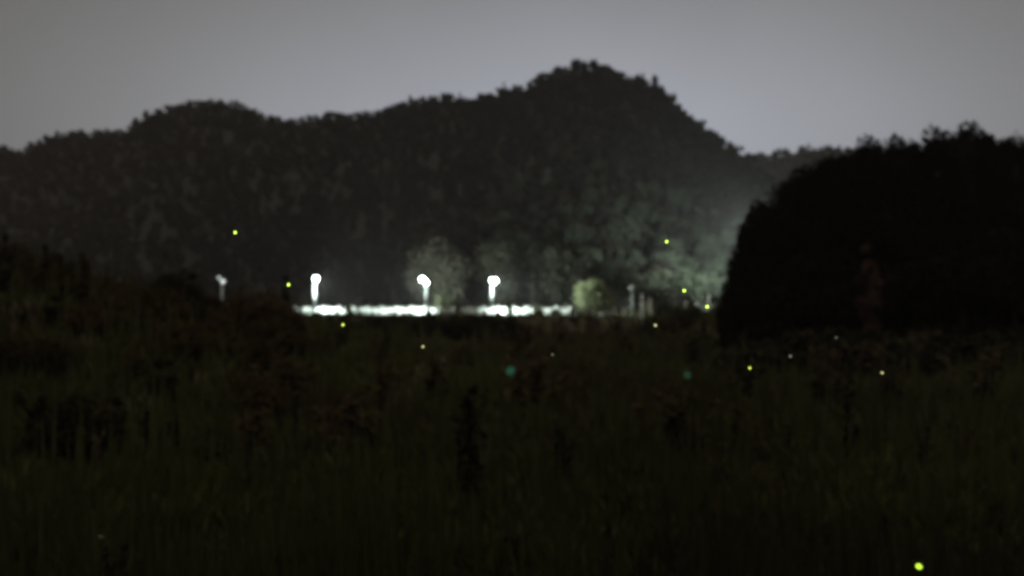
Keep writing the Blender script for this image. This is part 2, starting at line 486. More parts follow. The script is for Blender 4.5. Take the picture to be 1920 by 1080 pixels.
# the rest of the wood reads as one mass
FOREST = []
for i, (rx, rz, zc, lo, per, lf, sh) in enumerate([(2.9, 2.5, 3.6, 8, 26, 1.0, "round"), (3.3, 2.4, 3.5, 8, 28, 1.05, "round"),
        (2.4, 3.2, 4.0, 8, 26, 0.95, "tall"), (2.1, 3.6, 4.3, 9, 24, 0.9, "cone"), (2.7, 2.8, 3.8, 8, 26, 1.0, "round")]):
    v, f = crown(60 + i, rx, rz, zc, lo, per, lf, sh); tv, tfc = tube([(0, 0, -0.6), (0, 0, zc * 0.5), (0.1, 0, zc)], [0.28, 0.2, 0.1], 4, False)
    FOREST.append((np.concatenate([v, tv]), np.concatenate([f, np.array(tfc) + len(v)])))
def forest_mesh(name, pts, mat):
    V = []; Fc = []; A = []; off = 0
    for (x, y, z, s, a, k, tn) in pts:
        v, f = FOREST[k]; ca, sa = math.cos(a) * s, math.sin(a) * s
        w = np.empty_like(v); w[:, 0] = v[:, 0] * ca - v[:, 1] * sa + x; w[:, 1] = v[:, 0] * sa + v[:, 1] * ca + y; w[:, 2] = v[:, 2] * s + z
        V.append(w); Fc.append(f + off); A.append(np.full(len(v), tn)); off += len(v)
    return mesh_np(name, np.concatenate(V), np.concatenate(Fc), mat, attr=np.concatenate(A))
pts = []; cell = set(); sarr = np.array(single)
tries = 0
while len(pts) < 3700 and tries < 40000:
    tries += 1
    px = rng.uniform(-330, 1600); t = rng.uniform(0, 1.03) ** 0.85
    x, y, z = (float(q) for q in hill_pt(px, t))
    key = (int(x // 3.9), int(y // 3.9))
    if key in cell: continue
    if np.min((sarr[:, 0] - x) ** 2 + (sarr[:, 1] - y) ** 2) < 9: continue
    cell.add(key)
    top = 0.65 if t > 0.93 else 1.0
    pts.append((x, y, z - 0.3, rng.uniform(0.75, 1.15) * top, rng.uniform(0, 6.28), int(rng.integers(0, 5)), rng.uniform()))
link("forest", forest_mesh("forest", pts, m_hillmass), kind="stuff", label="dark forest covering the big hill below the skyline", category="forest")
pts = []
for i in range(1000):
    px = rng.uniform(1330, 1720); t = rng.uniform(0.3, 1.03)
    x, y, z = (float(q) for q in far_pt(px, t))
    pts.append((x, y, z - 0.4, rng.uniform(0.8, 1.2), rng.uniform(0, 6.28), int(rng.integers(0, 5)), rng.uniform()))
link("far_forest", forest_mesh("far_forest", pts, m_hillmass), kind="stuff", label="distant forest on the low ridge in the saddle", category="forest")

# ------------------------------------------------------------------ the black wooded mound on the right
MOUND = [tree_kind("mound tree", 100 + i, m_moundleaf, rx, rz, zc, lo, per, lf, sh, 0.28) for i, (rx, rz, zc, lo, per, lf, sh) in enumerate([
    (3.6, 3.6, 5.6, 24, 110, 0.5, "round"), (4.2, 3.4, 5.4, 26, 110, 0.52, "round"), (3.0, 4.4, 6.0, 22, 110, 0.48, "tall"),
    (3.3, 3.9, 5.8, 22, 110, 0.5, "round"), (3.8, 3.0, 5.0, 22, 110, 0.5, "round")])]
def h0(x, y): return float(ground_h(x, y))
MS = np.array([(1345, 600), (1360, 560), (1375, 510), (1385, 460), (1395, 402), (1420, 367), (1450, 345), (1480, 330), (1510, 306), (1560, 288), (1590, 280),
    (1610, 262), (1650, 258), (1690, 248), (1702, 264), (1740, 266), (1750, 246), (1790, 235), (1815, 235), (1835, 248), (1870, 251), (1900, 258), (1940, 262), (2100, 270)], float)
mtxt = ["round", "broad", "tall", "oval", "spreading"]
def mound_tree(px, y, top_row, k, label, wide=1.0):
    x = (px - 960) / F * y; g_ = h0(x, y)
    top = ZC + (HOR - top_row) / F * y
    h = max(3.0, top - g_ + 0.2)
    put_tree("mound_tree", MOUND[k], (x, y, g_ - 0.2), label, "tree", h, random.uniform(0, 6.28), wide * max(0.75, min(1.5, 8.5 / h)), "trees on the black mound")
# outline trees
i = 0
for px in list(np.arange(1402, 1990, 27)):
    y = 86 + random.uniform(-3, 5) if px > 1480 else 82 + random.uniform(-4, 4)
    tr = float(np.interp(px, MS[:, 0], MS[:, 1])); k = i % 5
    tr += random.uniform(-7, 9)
    px = px + 24 * (1 - smooth(1500, 1700, px)); px = float(px)
    place = "above its steep left end" if px < 1480 else "above the reddish tree" if 1600 < px < 1680 else "left of the reddish tree" if px < 1600 else "right of the reddish tree" if px < 1800 else "towards the picture's right edge"
    mound_tree(px, y, tr, k, uniq("black %s tree on the mound outline %s" % (mtxt[k], place)), random.uniform(0.7, 0.95)); i += 1
for px, tr, y in ((1366, 572, 72), (1378, 545, 73), (1388, 515, 74), (1398, 480, 75), (1408, 445, 76), (1416, 415, 79), (1395, 560, 70), (1412, 520, 71)):
    mound_tree(px, y, tr, i % 5, uniq("small black tree at the steep left foot of the mound"), 0.55); i += 1
for r_i, (y0, lo, hi, drop, where) in enumerate([(83, 1490, 1960, 34, "upper brow"), (78, 1455, 1960, 78, "upper face"), (74.5, 1445, 1960, 120, "upper middle"), (71, 1440, 1960, 165, "middle face"), (66, 1428, 1960, 235, "lower face")]):
    for px in np.arange(lo, hi, 52):
        px = px + random.uniform(-12, 12)
        if 1596 < px < 1664 and r_i > 2: continue
        tr = float(np.interp(px, MS[:, 0], MS[:, 1])) + drop + random.uniform(-14, 14)
        k = random.randrange(5)
        side = "left of" if px < 1630 else "right of"
        mound_tree(px, y0 + random.uniform(-2, 2), tr, k, uniq("black %s tree on the mound's %s %s the reddish tree" % (mtxt[k], where, side)), 1.0)
# the slim reddish tree in front of it
redk = tree_kind("reddish tree", 130, m_redleaf, 1.1, 4.0, 6.2, 14, 60, 0.42, "tall", 0.16, m_bark, 0.9)
xr, yr = (1632 - 960) / F * 62, 62.0
put_tree("reddish_tree", redk, (xr, yr, h0(xr, yr) - 0.2), "slim reddish brown tree in front of the black mound", "tree", 9.3 + 1.0, 0.4)

# unseen trees added around the viewer to keep overhead light off the near slope
for x, y, h, lb in ((-7.5, -2.5, 17, "unseen tree added for shade beside the viewer, on the left"), (4.5, -4.0, 16, "unseen tree added for shade behind the viewer on the right"), (-15, 2.0, 15, "tall tree at the top of the viewer's bank, far left")):
    put_tree("added_shade_tree", MOUND[1], (x, y, h0(x, y) - 0.3), lb, "tree", h, x, 1.25)

# ------------------------------------------------------------------ white wall by the road
WY = 131.0
wx0, wx1 = (526 - 960) / F * WY, (1178 - 960) / F * WY
wall = thing("boundary_wall", "low white roadside wall lit by the lamps", "wall", (wx0, WY, ROAD_Z))
n_pan = 24; pw = (wx1 - wx0) / n_pan
GAP = [i for i in range(n_pan) if 1082 < PX(wx0 + pw * (i + .5), WY) < 1146]
for i in range(n_pan):
    if i in GAP: continue
    hgt = 1.02 + random.uniform(-0.06, 0.06)
    o = link("panel", Mb().box((pw * (i + .5), random.uniform(-.01, .01), hgt / 2 - 0.1), (pw - 0.34, 0.14, hgt + 0.2)).mesh("panel", m_wall), wall)
    link("coping", Mb().box((pw * (i + .5), 0, hgt + 0.05), (pw - 0.3, 0.24, 0.09)).mesh("coping", m_coping), wall)
pier = Mb().box((0, 0, 0.5), (0.3, 0.3, 1.2)).add(*[(lambda q: (q.v, q.f))(Mb().lathe([(0.25, 1.1), (0.24, 1.18), (0.02, 1.28)], n=4))][0]).mesh("pier", m_wallpost)
for i in range(n_pan + 1):
    if not (i in GAP and i - 1 in GAP): link("pier", pier, wall, (pw * i, 0, 0))
# two white gate posts right of the unlit lamp
for px, hh, w, label in ((1207, 1.95, 0.42, "shorter white gate post beside the unlit lamp post"), (1222, 2.5, 0.5, "taller white gate post at the end of the roadside wall")):
    x = (px - 960) / F * 128.5
    g_ = thing("gate_post", label, "post", (x, 130.3, ROAD_Z), 0.62, group="white gate posts")
    link("shaft", Mb().box((0, 0, hh / 2 - 0.1), (w, w, hh + 0.2), bev=0.05).mesh("shaft", m_wall), g_)
    link("cap", Mb().box((0, 0, hh + 0.06), (w + .14, w + .14, 0.12), bev=0.05).add(*(lambda q: (q.v, q.f))(Mb().lathe([(w * .6, hh + .12), (0.03, hh + 0.32)], n=4))).mesh("cap", m_coping), g_)

# ------------------------------------------------------------------ street lamps
LAMP_W = 34000.0
def street_lamp(px, y, base_row, head_row, heads, label, lens_mat, lights=(), group="street lamps by the road"):
    x = (px - 960) / F * y
    zb = ROAD_Z if y > 121 else h0(x, y)
    top = ZC + (HOR - head_row) / F * y
    H = top - zb
    o = thing("street_lamp", label, "street lamp", (x, y, zb), 0, group=group)
    link("base", Mb().lathe([(0.3, -0.1), (0.3, 0.06), (0.24, 0.1), (0.24, 0.55), (0.2, 0.65)], n=10).mesh("base", m_pole), o)
    link("pole", Mb().tube([(0, 0, 0.4), (0, 0, H * 0.5), (0, 0, H)], [0.15, 0.13, 0.1], 10).mesh("pole", m_pole, True), o)
    for (dx, dy, dz, s) in heads:
        a = math.atan2(dy, dx)
        link("arm", Mb().tube([(0, 0, H - 0.35), (dx * .4, dy * .4, H - 0.1 + dz * .6), (dx, dy, H + dz + 0.16)], [0.05, 0.045, 0.035], 7).mesh("arm", m_pole, True), o)
        hd = link("lamp_head", Mb().lathe([(0.24 * s, 0.2 * s), (0.25 * s, 0.25 * s), (0.16 * s, 0.36 * s), (0.07 * s, 0.42 * s)], (dx, dy, H + dz), 14).mesh("lamp_head", m_pole if lens_mat == m_deadlens else m_housing, True), o)
        link("lens", Mb().lathe([(0.06 * s, -0.34 * s), (0.2 * s, -0.29 * s), (0.31 * s, -0.16 * s), (0.35 * s, 0.0), (0.32 * s, 0.13 * s), (0.23 * s, 0.21 * s)], (dx, dy, H + dz), 14).mesh("lens", lens_mat, True), hd)
    for (hi, w, am, spread, blend) in lights:
        dx, dy, dz, sz = heads[hi]
        ld = bpy.data.lights.new("lamp_light", 'SPOT'); ld.energy = w * LAMP_W; ld.color = (0.8, 1.0, 0.92)
        ld.spot_size = R(spread); ld.spot_blend = blend; ld.shadow_soft_size = 0.25
        lo = bpy.data.objects.new("lamp_light", ld); COL.objects.link(lo); lo.parent = o
        lo.location = (dx, dy, H + dz - 0.34 * sz - 0.32)
        lo.rotation_euler = Vector(am).to_track_quat('-Z', 'Y').to_euler()
    return o
LY = 129.6
street_lamp(590, LY, 588, 522, [(0.34, -0.5, 0.0, 1.1)], "leftmost bright street lamp, glowing white over the wall", m_lens, [(0, 1.0, (0.5, 1, -0.45), 165, 0.6)])
street_lamp(799, LY, 588, 529, [(-0.6, -0.2, 0.5, 1.0), (0.05, -0.4, 0.0, 0.8)], "middle bright street lamp with two stepped heads", m_lens, [(0, 1.0, (-0.45, 1, -0.3), 165, 0.6)])
street_lamp(922, LY, 588, 527, [(0.42, -0.5, 0.1, 1.3), (0.1, 0.5, 0.2, 0.9)], "rightmost bright street lamp, with the largest white glow", m_lens, [(0, 1.1, (0.45, 1, -0.2), 160, 0.6), (1, 2.1, (1, -0.17, -0.22), 62, 1.0)])
street_lamp(416, LY, 588, 526, [(0.2, -0.1, -0.1, 1.0), (-0.45, 0.0, 0.5, 0.6)], "dim street lamp half hidden by the left bank's bushes", m_lensdim)
street_lamp(221, LY, 588, 522, [(0.35, 0, -0.35, 0.7), (-0.3, 0, 0.25, 0.5)], "faint street lamp deep in the left bank's bushes", m_lensfaint)
street_lamp(1185, 119.0, 608, 541, [(0.0, -0.12, 0.0, 1.15), (0.0, 0.5, 0.0, 1.0)], "unlit grey street lamp right of the yellow green shrub", m_deadlens)
street_lamp(1440, 132.0, 588, 425, [(0.3, 0.4, 0.0, 1.4)], "tall floodlight mast behind the black mound lighting the slope", m_lens, [(0, 14.0, (0.02, 1, 0.06), 84, 1.0)])
# thin bare post beside the unlit lamp
x = (1204 - 960) / F * 117.5
pp = thing("thin_post", "thin bare grey post right beside the unlit lamp", "post", (x, 117.5, h0(x, 117.5)))
link("shaft", Mb().tube([(0, 0, -0.4), (0, 0, 2.6), (0, 0, 5.0)], [0.1, 0.09, 0.08], 8).mesh("shaft", m_pole, True), pp)
link("cap", Mb().lathe([(0.11, 5.0), (0.11, 5.06), (0.02, 5.12)], n=8).mesh("cap", m_housing, True), pp)

# ------------------------------------------------------------------ shrubs and trees about the road
def shrub_kind(name, seed, mat, rx, rz, lobes, per, leaf, shape="round", jitter=0.8):
    v, f = crown(seed, rx, rz, rz * 0.95, lobes, per, leaf, shape, jitter)
    cm = mesh_np(name + " leaves", v, f, mat)
    r = random.Random(seed); mb = Mb()
    for i in range(6):
        a = 6.28 * i / 6 + r.uniform(-.4, .4); L = rx * r.uniform(.4, .8)
        mb.tube([(0.05 * math.cos(a), 0.05 * math.sin(a), -0.3), (L * .4 * math.cos(a), L * .4 * math.sin(a), rz * .7), (L * math.cos(a), L * math.sin(a), rz * 1.5)], [0.05, 0.035, 0.012], 5)
    return (mb.mesh(name + " stems", m_bark), cm, rz * 1.95)
def put_shrub(name, kind, px, y, top_row, label, wide=1.0, group=None, cat="shrub", minh=0.5, xy=None):
    x = (px - 960) / F * y; g_ = h0(x, y)
    h = max(minh, ZC + (HOR - top_row) / F * y - g_)
    s = h / kind[2]
    o = thing(name, label, cat, (x, y, g_ - 0.05), random.uniform(0, 6.28), (wide * s, wide * s, s), group)
    link("stem", kind[0], o); link("foliage", kind[1], o)
    return o
gk = tree_kind("grey tree", 150, m_greytree, 5.2, 4.6, 5.6, 34, 150, 0.45, "round", 0.3)
x, y = (822 - 960) / F * 150, 150.0
put_tree("dome_tree", gk, (x, y, ROAD_Z - 0.5), "big dome shaped grey olive tree behind the middle bright lamp", "tree", 14.2, 1.0, 0.9)
gk2 = tree_kind("grey tree b", 151, m_darktree, 3.2, 4.2, 5.4, 22, 80, 0.6, "tall", 0.3)
for px, y, h, lb in ((930, 158, 15, "tall grey tree directly behind the rightmost bright lamp"), (1060, 152, 13.5, "tall grey green tree left of the yellow green shrub"), (1000, 165, 16, "tall grey tree behind the dim wall stretch")):
    x = (px - 960) / F * y
    put_tree("roadside_tree", gk2, (x, y, ROAD_Z - 0.5), lb, "tree", h, px, 1.0, "tall trees behind the wall")
DS = [shrub_kind("dark shrub", 170 + i, m_darkshrub, rx, rz, 14, 60, 0.34) for i, (rx, rz) in enumerate(((1.5, 1.1), (1.8, 1.0), (1.3, 1.3)))]
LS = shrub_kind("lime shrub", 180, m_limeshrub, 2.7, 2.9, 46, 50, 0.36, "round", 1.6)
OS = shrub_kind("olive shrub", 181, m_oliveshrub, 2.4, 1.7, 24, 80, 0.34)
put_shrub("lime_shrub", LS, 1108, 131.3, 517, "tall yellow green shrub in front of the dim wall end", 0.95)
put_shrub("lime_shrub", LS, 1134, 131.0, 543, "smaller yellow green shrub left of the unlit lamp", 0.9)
put_shrub("olive_shrub", OS, 1003, 122.6, 583, "olive shrub under the dim stretch of wall", 1.0)
put_shrub("olive_shrub", OS, 1085, 121.5, 592, "low olive shrub below the yellow green shrub", 1.2)
put_shrub("dark_hedge_shrub", DS[0], 836, 134.5, 549, "dark round shrub rising behind the wall right of the middle lamp", 0.9)
put_shrub("dark_hedge_shrub", DS[2], 858, 127.2, 571, "dark shrub hiding the wall between the middle and rightmost lamps", 0.65)
put_shrub("dark_hedge_shrub", DS[2], 652, 127.6, 566, "dark shrub in the gap of the bright wall", 0.5)
put_shrub("dark_hedge_shrub", DS[1], 955, 127.6, 572, "small dark shrub just right of the rightmost bright lamp", 0.4)
put_shrub("dark_hedge_shrub", DS[0], 1010, 128.3, 572, "small dark shrub at the wall's dim gap", 0.8)
put_shrub("dark_hedge_shrub", DS[2], 1160, 128.3, 574, "small dark shrub left of the unlit lamp's foot", 0.7)
put_shrub("dark_hedge_shrub", DS[1], 1040, 128.4, 579, "low dark shrub under the dim end of the wall", 0.9)
# a ragged dark hedge along the foot of the embankment: one shrub after the other
i = 0
for px in np.arange(500, 1345, 24):
    p = px + random.uniform(-7, 7); k = i % 3; i += 1
    if 965 < p < 1040 or 1165 < p < 1215: continue
    row = 588 + random.uniform(-3, 7) + (6 if p > 1000 else 0)
    put_shrub("dark_hedge_shrub", DS[k], p, 119.5 + random.uniform(-1.2, 1.2), row, uniq("dark hedge shrub " + landmark(p).replace("above", "below")), random.uniform(1.3, 1.7), "hedge below the roadside wall")
for px, y, row in ((1240, 122, 566), (1275, 118, 575), (1310, 112, 580), (1335, 100, 585), (1300, 124, 570)):
    put_shrub("dark_hedge_shrub", DS[i % 3], px, y, row, uniq("dark shrub between the white gate posts and the black mound"), 1.0, "bushes by the gate"); i += 1

for px, row, y in ((620, 606, 88), (668, 600, 92), (712, 598, 96), (748, 595, 100), (782, 600, 95), (816, 594, 102), (850, 597, 99), (884, 592, 104), (918, 597, 98), (952, 596, 103), (1232, 592, 108), (1268, 597, 100), (1330, 596, 92)):
    put_shrub("black_bush", DS[i % 3], px + random.uniform(-8, 8), y, row + random.uniform(-3, 4), uniq("black bush at the meadow's far edge " + landmark(px).replace("above", "below")), random.uniform(1.2, 1.7), "black bushes at the meadow's far edge"); i += 1

# ------------------------------------------------------------------ bushy bank on the left
BK = [shrub_kind("bank shrub", 200 + i, m_shrub, rx, rz, lo, 95, 0.2, sh, 0.9) for i, (rx, rz, lo, sh) in enumerate(((1.5, 1.5, 20, "round"), (1.9, 1.3, 22, "round"), (1.0, 2.0, 18, "tall"), (0.8, 1.9, 16, "tall")))]
BKD = [shrub_kind("dark bank shrub", 210 + i, m_darkshrub, rx, rz, lo, 95, 0.2, sh, 0.9) for i, (rx, rz, lo, sh) in enumerate(((1.5, 1.5, 20, "round"), (0.9, 2.0, 18, "tall")))]
SPK = shrub_kind("spiky sapling", 215, m_darkshrub, 0.7, 2.6, 22, 60, 0.18, "cone", 0.9)
SB = np.array([(-120, 455), (0, 462), (60, 468), (120, 470), (200, 482), (300, 500), (370, 512), (400, 536), (430, 538), (470, 534), (515, 566), (560, 598), (640, 612), (720, 628)], float)
btxt = ["round", "broad", "tall", "slender"]
zone = lambda p: "at the picture's left edge" if p < 110 else "near the faint lamp" if p < 320 else "near the half hidden lamp" if p < 480 else "by the bright wall's end" if p < 590 else "below the leftmost bright lamp"
for r_i, (y0, drop, lo, hi, step, where) in enumerate([(54, 0, -60, 640, 30, "bank crest"), (46, 38, -60, 640, 36, "upper bank"), (39, 88, -60, 600, 42, "middle of the bank"), (32, 165, -60, 560, 52, "lower bank"), (26, 260, -60, 500, 66, "foot of the bank")]):
    for px in np.arange(lo, hi, step):
        p = px + random.uniform(-10, 10)
        y = y0 + random.uniform(-2.5, 2.5)
        row = float(np.interp(p, SB[:, 0], SB[:, 1])) + drop + random.uniform(-9, 12)
        if r_i < 2 and 165 < p < 282: row = max(row, 540 + random.uniform(0, 8))
        if r_i < 2 and 385 < p < 448: row = max(row, 556 + random.uniform(0, 8))
        k = random.randrange(4); dk = random.random() < 0.13 and r_i < 2
        kind = BKD[k % 2] if dk else BK[k]
        nm = btxt[(k % 2) * 2 if dk else k]
        put_shrub("bank_shrub", kind, p, y, row, uniq("%s%s shrub on the %s %s" % ("blackish " if dk else "brownish ", nm, where, zone(p))), random.uniform(0.9, 1.25), "shrubs on the left bank", minh=1.0)
for px, row, y, lb in ((10, 420, 44, "pointed dark sapling at the very left edge of the bank"), (84, 442, 45, "pointed dark sapling on the bank left of the faint lamp"), (536, 500, 58, "thin pointed sapling beside the bright wall's left end"), (362, 500, 52, "pointed sapling just left of the half hidden lamp")):
    put_shrub("spiky_sapling", SPK, px, y, row, lb, 0.75, "pointed saplings on the bank")

# ------------------------------------------------------------------ meadow: rank grass, stuff
nb = 270000
u = rng.uniform(0, 1, nb)
y = 1 / (1 / 9.0 + u * (1 / 122.0 - 1 / 9.0)); y = np.where(rng.uniform(size=nb) < 0.35, rng.uniform(9, 122.5, nb), y)
x = rng.uniform(-0.75, 0.75, nb) * (y + 6)
tuft = wob(x, y, 0.9) * 0.5 + wob(x + 9, y - 4, 2.3) * 0.5
keep = rng.uniform(size=nb) < np.clip(0.6 + 0.5 * tuft, 0.15, 1)
x, y, tuft = x[keep], y[keep], tuft[keep]; nb = len(x)
z = ground_h(x, y)
hgt = (0.55 + 0.35 * rng.uniform(0, 1, nb) + 0.55 * np.clip(tuft, -0.8, 1)) * rng.uniform(0.7, 1.35, nb) * (0.75 + 0.25 * smooth(8, 25, y))
wid = 0.016 + 0.0012 * y
a = rng.uniform(0, 6.28, nb); lean = rng.uniform(0.1, 0.55, nb) * hgt
ux, uy = np.cos(a) * wid, np.sin(a) * wid
b = a + rng.normal(1.57, 0.6, nb); lx, ly = np.cos(b) * lean, np.sin(b) * lean
tall = rng.uniform(size=nb) < 0.09
hgt = np.where(tall, hgt * rng.uniform(1.5, 2.7, nb), hgt); lx = np.where(tall, lx * 0.35, lx); ly = np.where(tall, ly * 0.35, ly)
def row_pts(fr, wf, hfz):
    cx = x + lx * fr; cyy = y + ly * fr; cz = z + hgt * hfz - 0.05
    return np.stack([cx - ux * wf, cyy - uy * wf, cz], -1), np.stack([cx + ux * wf, cyy + uy * wf, cz], -1)
p0, p1 = row_pts(0, 0.8, 0); p2, p3 = row_pts(0.3, 1.0, 0.6); p4, p5 = row_pts(1.0, 0.12, 1.0)
V = np.stack([p0, p1, p2, p3, p4, p5], 1).reshape(-1, 3)
q = np.arange(nb)[:, None] * 6
Fq = np.concatenate([q + np.array([[0, 1, 3, 2]]), q + np.array([[2, 3, 5, 4]])])
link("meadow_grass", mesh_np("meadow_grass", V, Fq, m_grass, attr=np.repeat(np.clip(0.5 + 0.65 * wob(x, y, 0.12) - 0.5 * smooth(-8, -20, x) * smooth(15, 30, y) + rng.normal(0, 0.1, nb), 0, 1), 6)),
     kind="stuff", label="rank olive brown grass filling the dark meadow", category="grass")

# ------------------------------------------------------------------ tall weeds standing in the meadow, each a plant
def weed_kind(seed, h, stems, mat, leaf, spread):
    r = random.Random(seed); nr_ = np.random.default_rng(seed); mb = Mb(); C = []; Nn = []
    for s in range(stems):
        a = r.uniform(0, 6.28); d = r.uniform(0, spread); hh = h * r.uniform(0.7, 1.0)
        bx, by = math.cos(a) * d * .3, math.sin(a) * d * .3; tx, ty = math.cos(a) * d, math.sin(a) * d
        mb.tube([(bx, by, -0.15), ((bx + tx) * .5 + r.uniform(-.04, .04), (by + ty) * .5, hh * .55), (tx, ty, hh)], [0.022, 0.016, 0.005], 5)
        for i in range(int(36 * hh / 2)):
            t = r.uniform(0.12, 1.0); aa = r.uniform(0, 6.28); L = leaf * (1.25 - t * .6)
            C.append((bx + (tx - bx) * t + math.cos(aa) * L * .6, by + (ty - by) * t + math.sin(aa) * L * .6, hh * t + r.uniform(-.05, .05)))
            Nn.append((math.cos(aa) * .6, math.sin(aa) * .6, 0.7))
    C = np.array(C); Nn = np.array(Nn) + nr_.normal(size=(len(C), 3)) * .35
    v, f = leaf_quads(C, Nn, leaf * nr_.uniform(.7, 1.5, len(C)), nr_)
    return (mb.mesh("weed stems", m_bark), mesh_np("weed leaves", v, f, mat), h)
W_TALL = [weed_kind(300 + i, 3.0, st, m_weed, 0.1, sp) for i, (st, sp) in enumerate(((4, 0.14), (8, 0.3), (3, 0.09)))]
W_BUSH = [weed_kind(310 + i, 1.6, st, m_grass if False else m_shrub, 0.13, sp) for i, (st, sp) in enumerate(((9, 0.6), (12, 0.8), (7, 0.5)))]
def put_weed(name, kind, px, base_row, top_row, label, wide=1.0, group=None, cat="weed", y=None):
    if y is None:
        # distance where the sight line at base_row meets the ground
        yy = np.linspace(7, 115, 2000); zz = ZC + (HOR - base_row) / F * yy
        hit = np.where(ground_h((px - 960) / F * yy, yy) >= zz)[0]
        y = float(yy[hit[0]]) if len(hit) else 60.0
    x = (px - 960) / F * y; g_ = h0(x, y)
    h = max(0.5, ZC + (HOR - top_row) / F * y - g_)
    s = h / kind[2]
    o = thing(name, label, cat, (x, y, g_ - 0.03), random.uniform(0, 6.28), (s * wide, s * wide, s), group)
    if kind[0]: link("stem", kind[0], o); link("leaves", kind[1], o)
    return o
for px, b, tpr, k, w, lb in ((886, 970, 688, 1, 1.5, "tallest dark weed column in the middle of the meadow"), (868, 940, 700, 2, 1.3, "dark weed column close left of the tallest one"),
        (1176, 900, 775, 0, 1.1, "thin dark weed right of the meadow's centre"), (1592, 900, 650, 2, 1.3, "thin straight dark stalk below the reddish tree"),
        (1052, 950, 770, 1, 1.6, "broad dark weed column right of the teal glow"), (1094, 880, 795, 0, 1.2, "short dark weed right of the broad column"),
        (985, 950, 850, 1, 1.4, "low dark weed clump below the teal glow"), (798, 940, 825, 1, 1.6, "squat dark weed left of the tallest column"),
        (1022, 960, 800, 0, 1.2, "dark weed between the teal glow and the broad column"), (1480, 880, 790, 0, 1.3, "dark weed left of the thin straight stalk"),
        (1725, 920, 770, 1, 1.2, "dark weed far right in the meadow"), (1140, 1060, 930, 0, 1.2, "dark weed near the bottom edge right of centre"),
        (960, 1090, 980, 1, 1.6, "dark weed clump at the bottom edge in the middle"), (1430, 840, 770, 0, 1.1, "small dark weed well left of the thin stalk"), (1300, 900, 760, 2, 1.2, "thin dark stalk below the white gate posts"), (1660, 860, 740, 2, 1.1, "short thin stalk right of the thin straight one"), (1790, 900, 745, 2, 1.3, "thin dark stalk at the far right of the meadow")):
    put_weed("tall_weed", W_TALL[k], px, b, tpr, lb, w, "tall dark weeds in the meadow")
def mz(p): return "below the bright wall's left half" if p < 760 else "in the middle" if p < 1080 else "below the gate posts" if p < 1350 else "in front of the black mound"
for row, top, n, lo, hi, where in ((645, 40, 15, 600, 1900, "far"), (690, 55, 12, 560, 1900, "middle"), (770, 75, 10, 480, 1900, "near"), (880, 95, 8, 380, 1900, "nearest")):
    for i in range(n):
        p = lo + (hi - lo) * (i + .5) / n + random.uniform(-30, 30)
        b_ = row + random.uniform(-12, 18)
        put_weed("weed_clump", random.choice(W_BUSH), p, b_, b_ - top * random.uniform(.9, 1.7), uniq("bushy brownish weed clump in the %s meadow %s" % (where, mz(p))), random.uniform(1.0, 1.7), "bushy weeds across the meadow", "weed")
for px, b, tp, lb in ((1735, 690, 612, "feathery pale brown bush in front of the black mound"), (1640, 690, 632, "low feathery bush below the reddish tree"), (1560, 690, 640, "small feathery bush left of the reddish tree's foot"), (1880, 690, 640, "feathery bush at the picture's right edge")):
    put_weed("feathery_bush", W_BUSH[1], px, b, tp, lb, 1.5, "feathery bushes before the mound", "bush", y=52.0)

for i, p in enumerate(np.arange(1385, 1950, 46)):
    p = float(p) + random.uniform(-14, 14)
    put_shrub("mound_foot_bush", DS[i % 3], p, 58 + random.uniform(-3, 3), 628 + random.uniform(-8, 16), uniq("blackish bush at the mound's foot " + ("left of the reddish tree" if p < 1632 else "right of the reddish tree")), random.uniform(1.1, 1.6), "blackish bushes at the mound's foot")

# pale dry grass plumes on the left
def plume_kind(seed, n, h):
    r = random.Random(seed); parts = []
    for i in range(n):
        a = r.uniform(0, 6.28); d = r.uniform(.05, .35); hh = h * r.uniform(.7, 1)
        e = Vector((math.cos(a) * d, math.sin(a) * d, hh)); m = Vector((math.cos(a) * d * .3, math.sin(a) * d * .3, hh * .55))
        st = Mb().tube([(0.02 * math.cos(a), 0.02 * math.sin(a), -0.1), m, e], [0.012, 0.009, 0.005], 4).mesh("stalk", m_straw)
        pb = Mb().tube([e - Vector((0, 0, .02)), e + Vector((math.cos(a) * .04, math.sin(a) * .04, .15)), e + Vector((math.cos(a) * .1, math.sin(a) * .1, .34))], [0.012, 0.035, 0.006], 5).mesh("plume", m_straw)
        parts.append((st, pb))
    return parts, h + 0.3
PK, PKH = plume_kind(400, 8, 1.7)
for px, b, tp, lb in ((186, 900, 800, "pale dry grass tuft low on the left bank"), (60, 640, 545, "pale dry grass tuft at the left edge of the bank"), (24, 650, 560, "dry grass tuft at the extreme left below the sapling"), (170, 700, 620, "dry grass tuft below the faint lamp"), (330, 860, 790, "dry grass tuft right of the low pale one"), (480, 700, 640, "dry grass tuft below the half hidden lamp"), (440, 850, 790, "dry grass tuft in the meadow's left part")):
    o = put_weed("dry_grass_tuft", (None, None, PKH), px, b, tp, lb, 1.0, "dry grass tufts on the left", "grass tuft")
    for st, pb in PK:
        k = link("stalk", st, o); link("plume", pb, k)
# a weed with one pale coloured leaf at the lower left
o = put_weed("leafy_weed", W_TALL[1], 208, 1085, 985, "weed with one pale leaf near the lower left corner", 1.0, None, "weed", y=10.5)
s = o.scale[2]
lv = Mb().add([(-.05, 0, 0), (-.02, -.02, .012), (.03, -.022, .016), (.07, 0, 0.004), (.03, .022, .016), (-.02, .02, .012)], [(0, 1, 2, 3), (0, 3, 4, 5)])
o.rotation_euler = (0, 0, 0)
pl = link("pale_leaf", lv.mesh("pale_leaf", m_paleleaf), o, (0.0, -0.3 / s, (ZC + (HOR - 1012) / F * 10.1 - o.location.z) / s), label="single pale leaf on the weed")
pl.scale = (0.7 / s,) * 3; pl.rotation_euler = (0, 0, -o.rotation_euler.z)

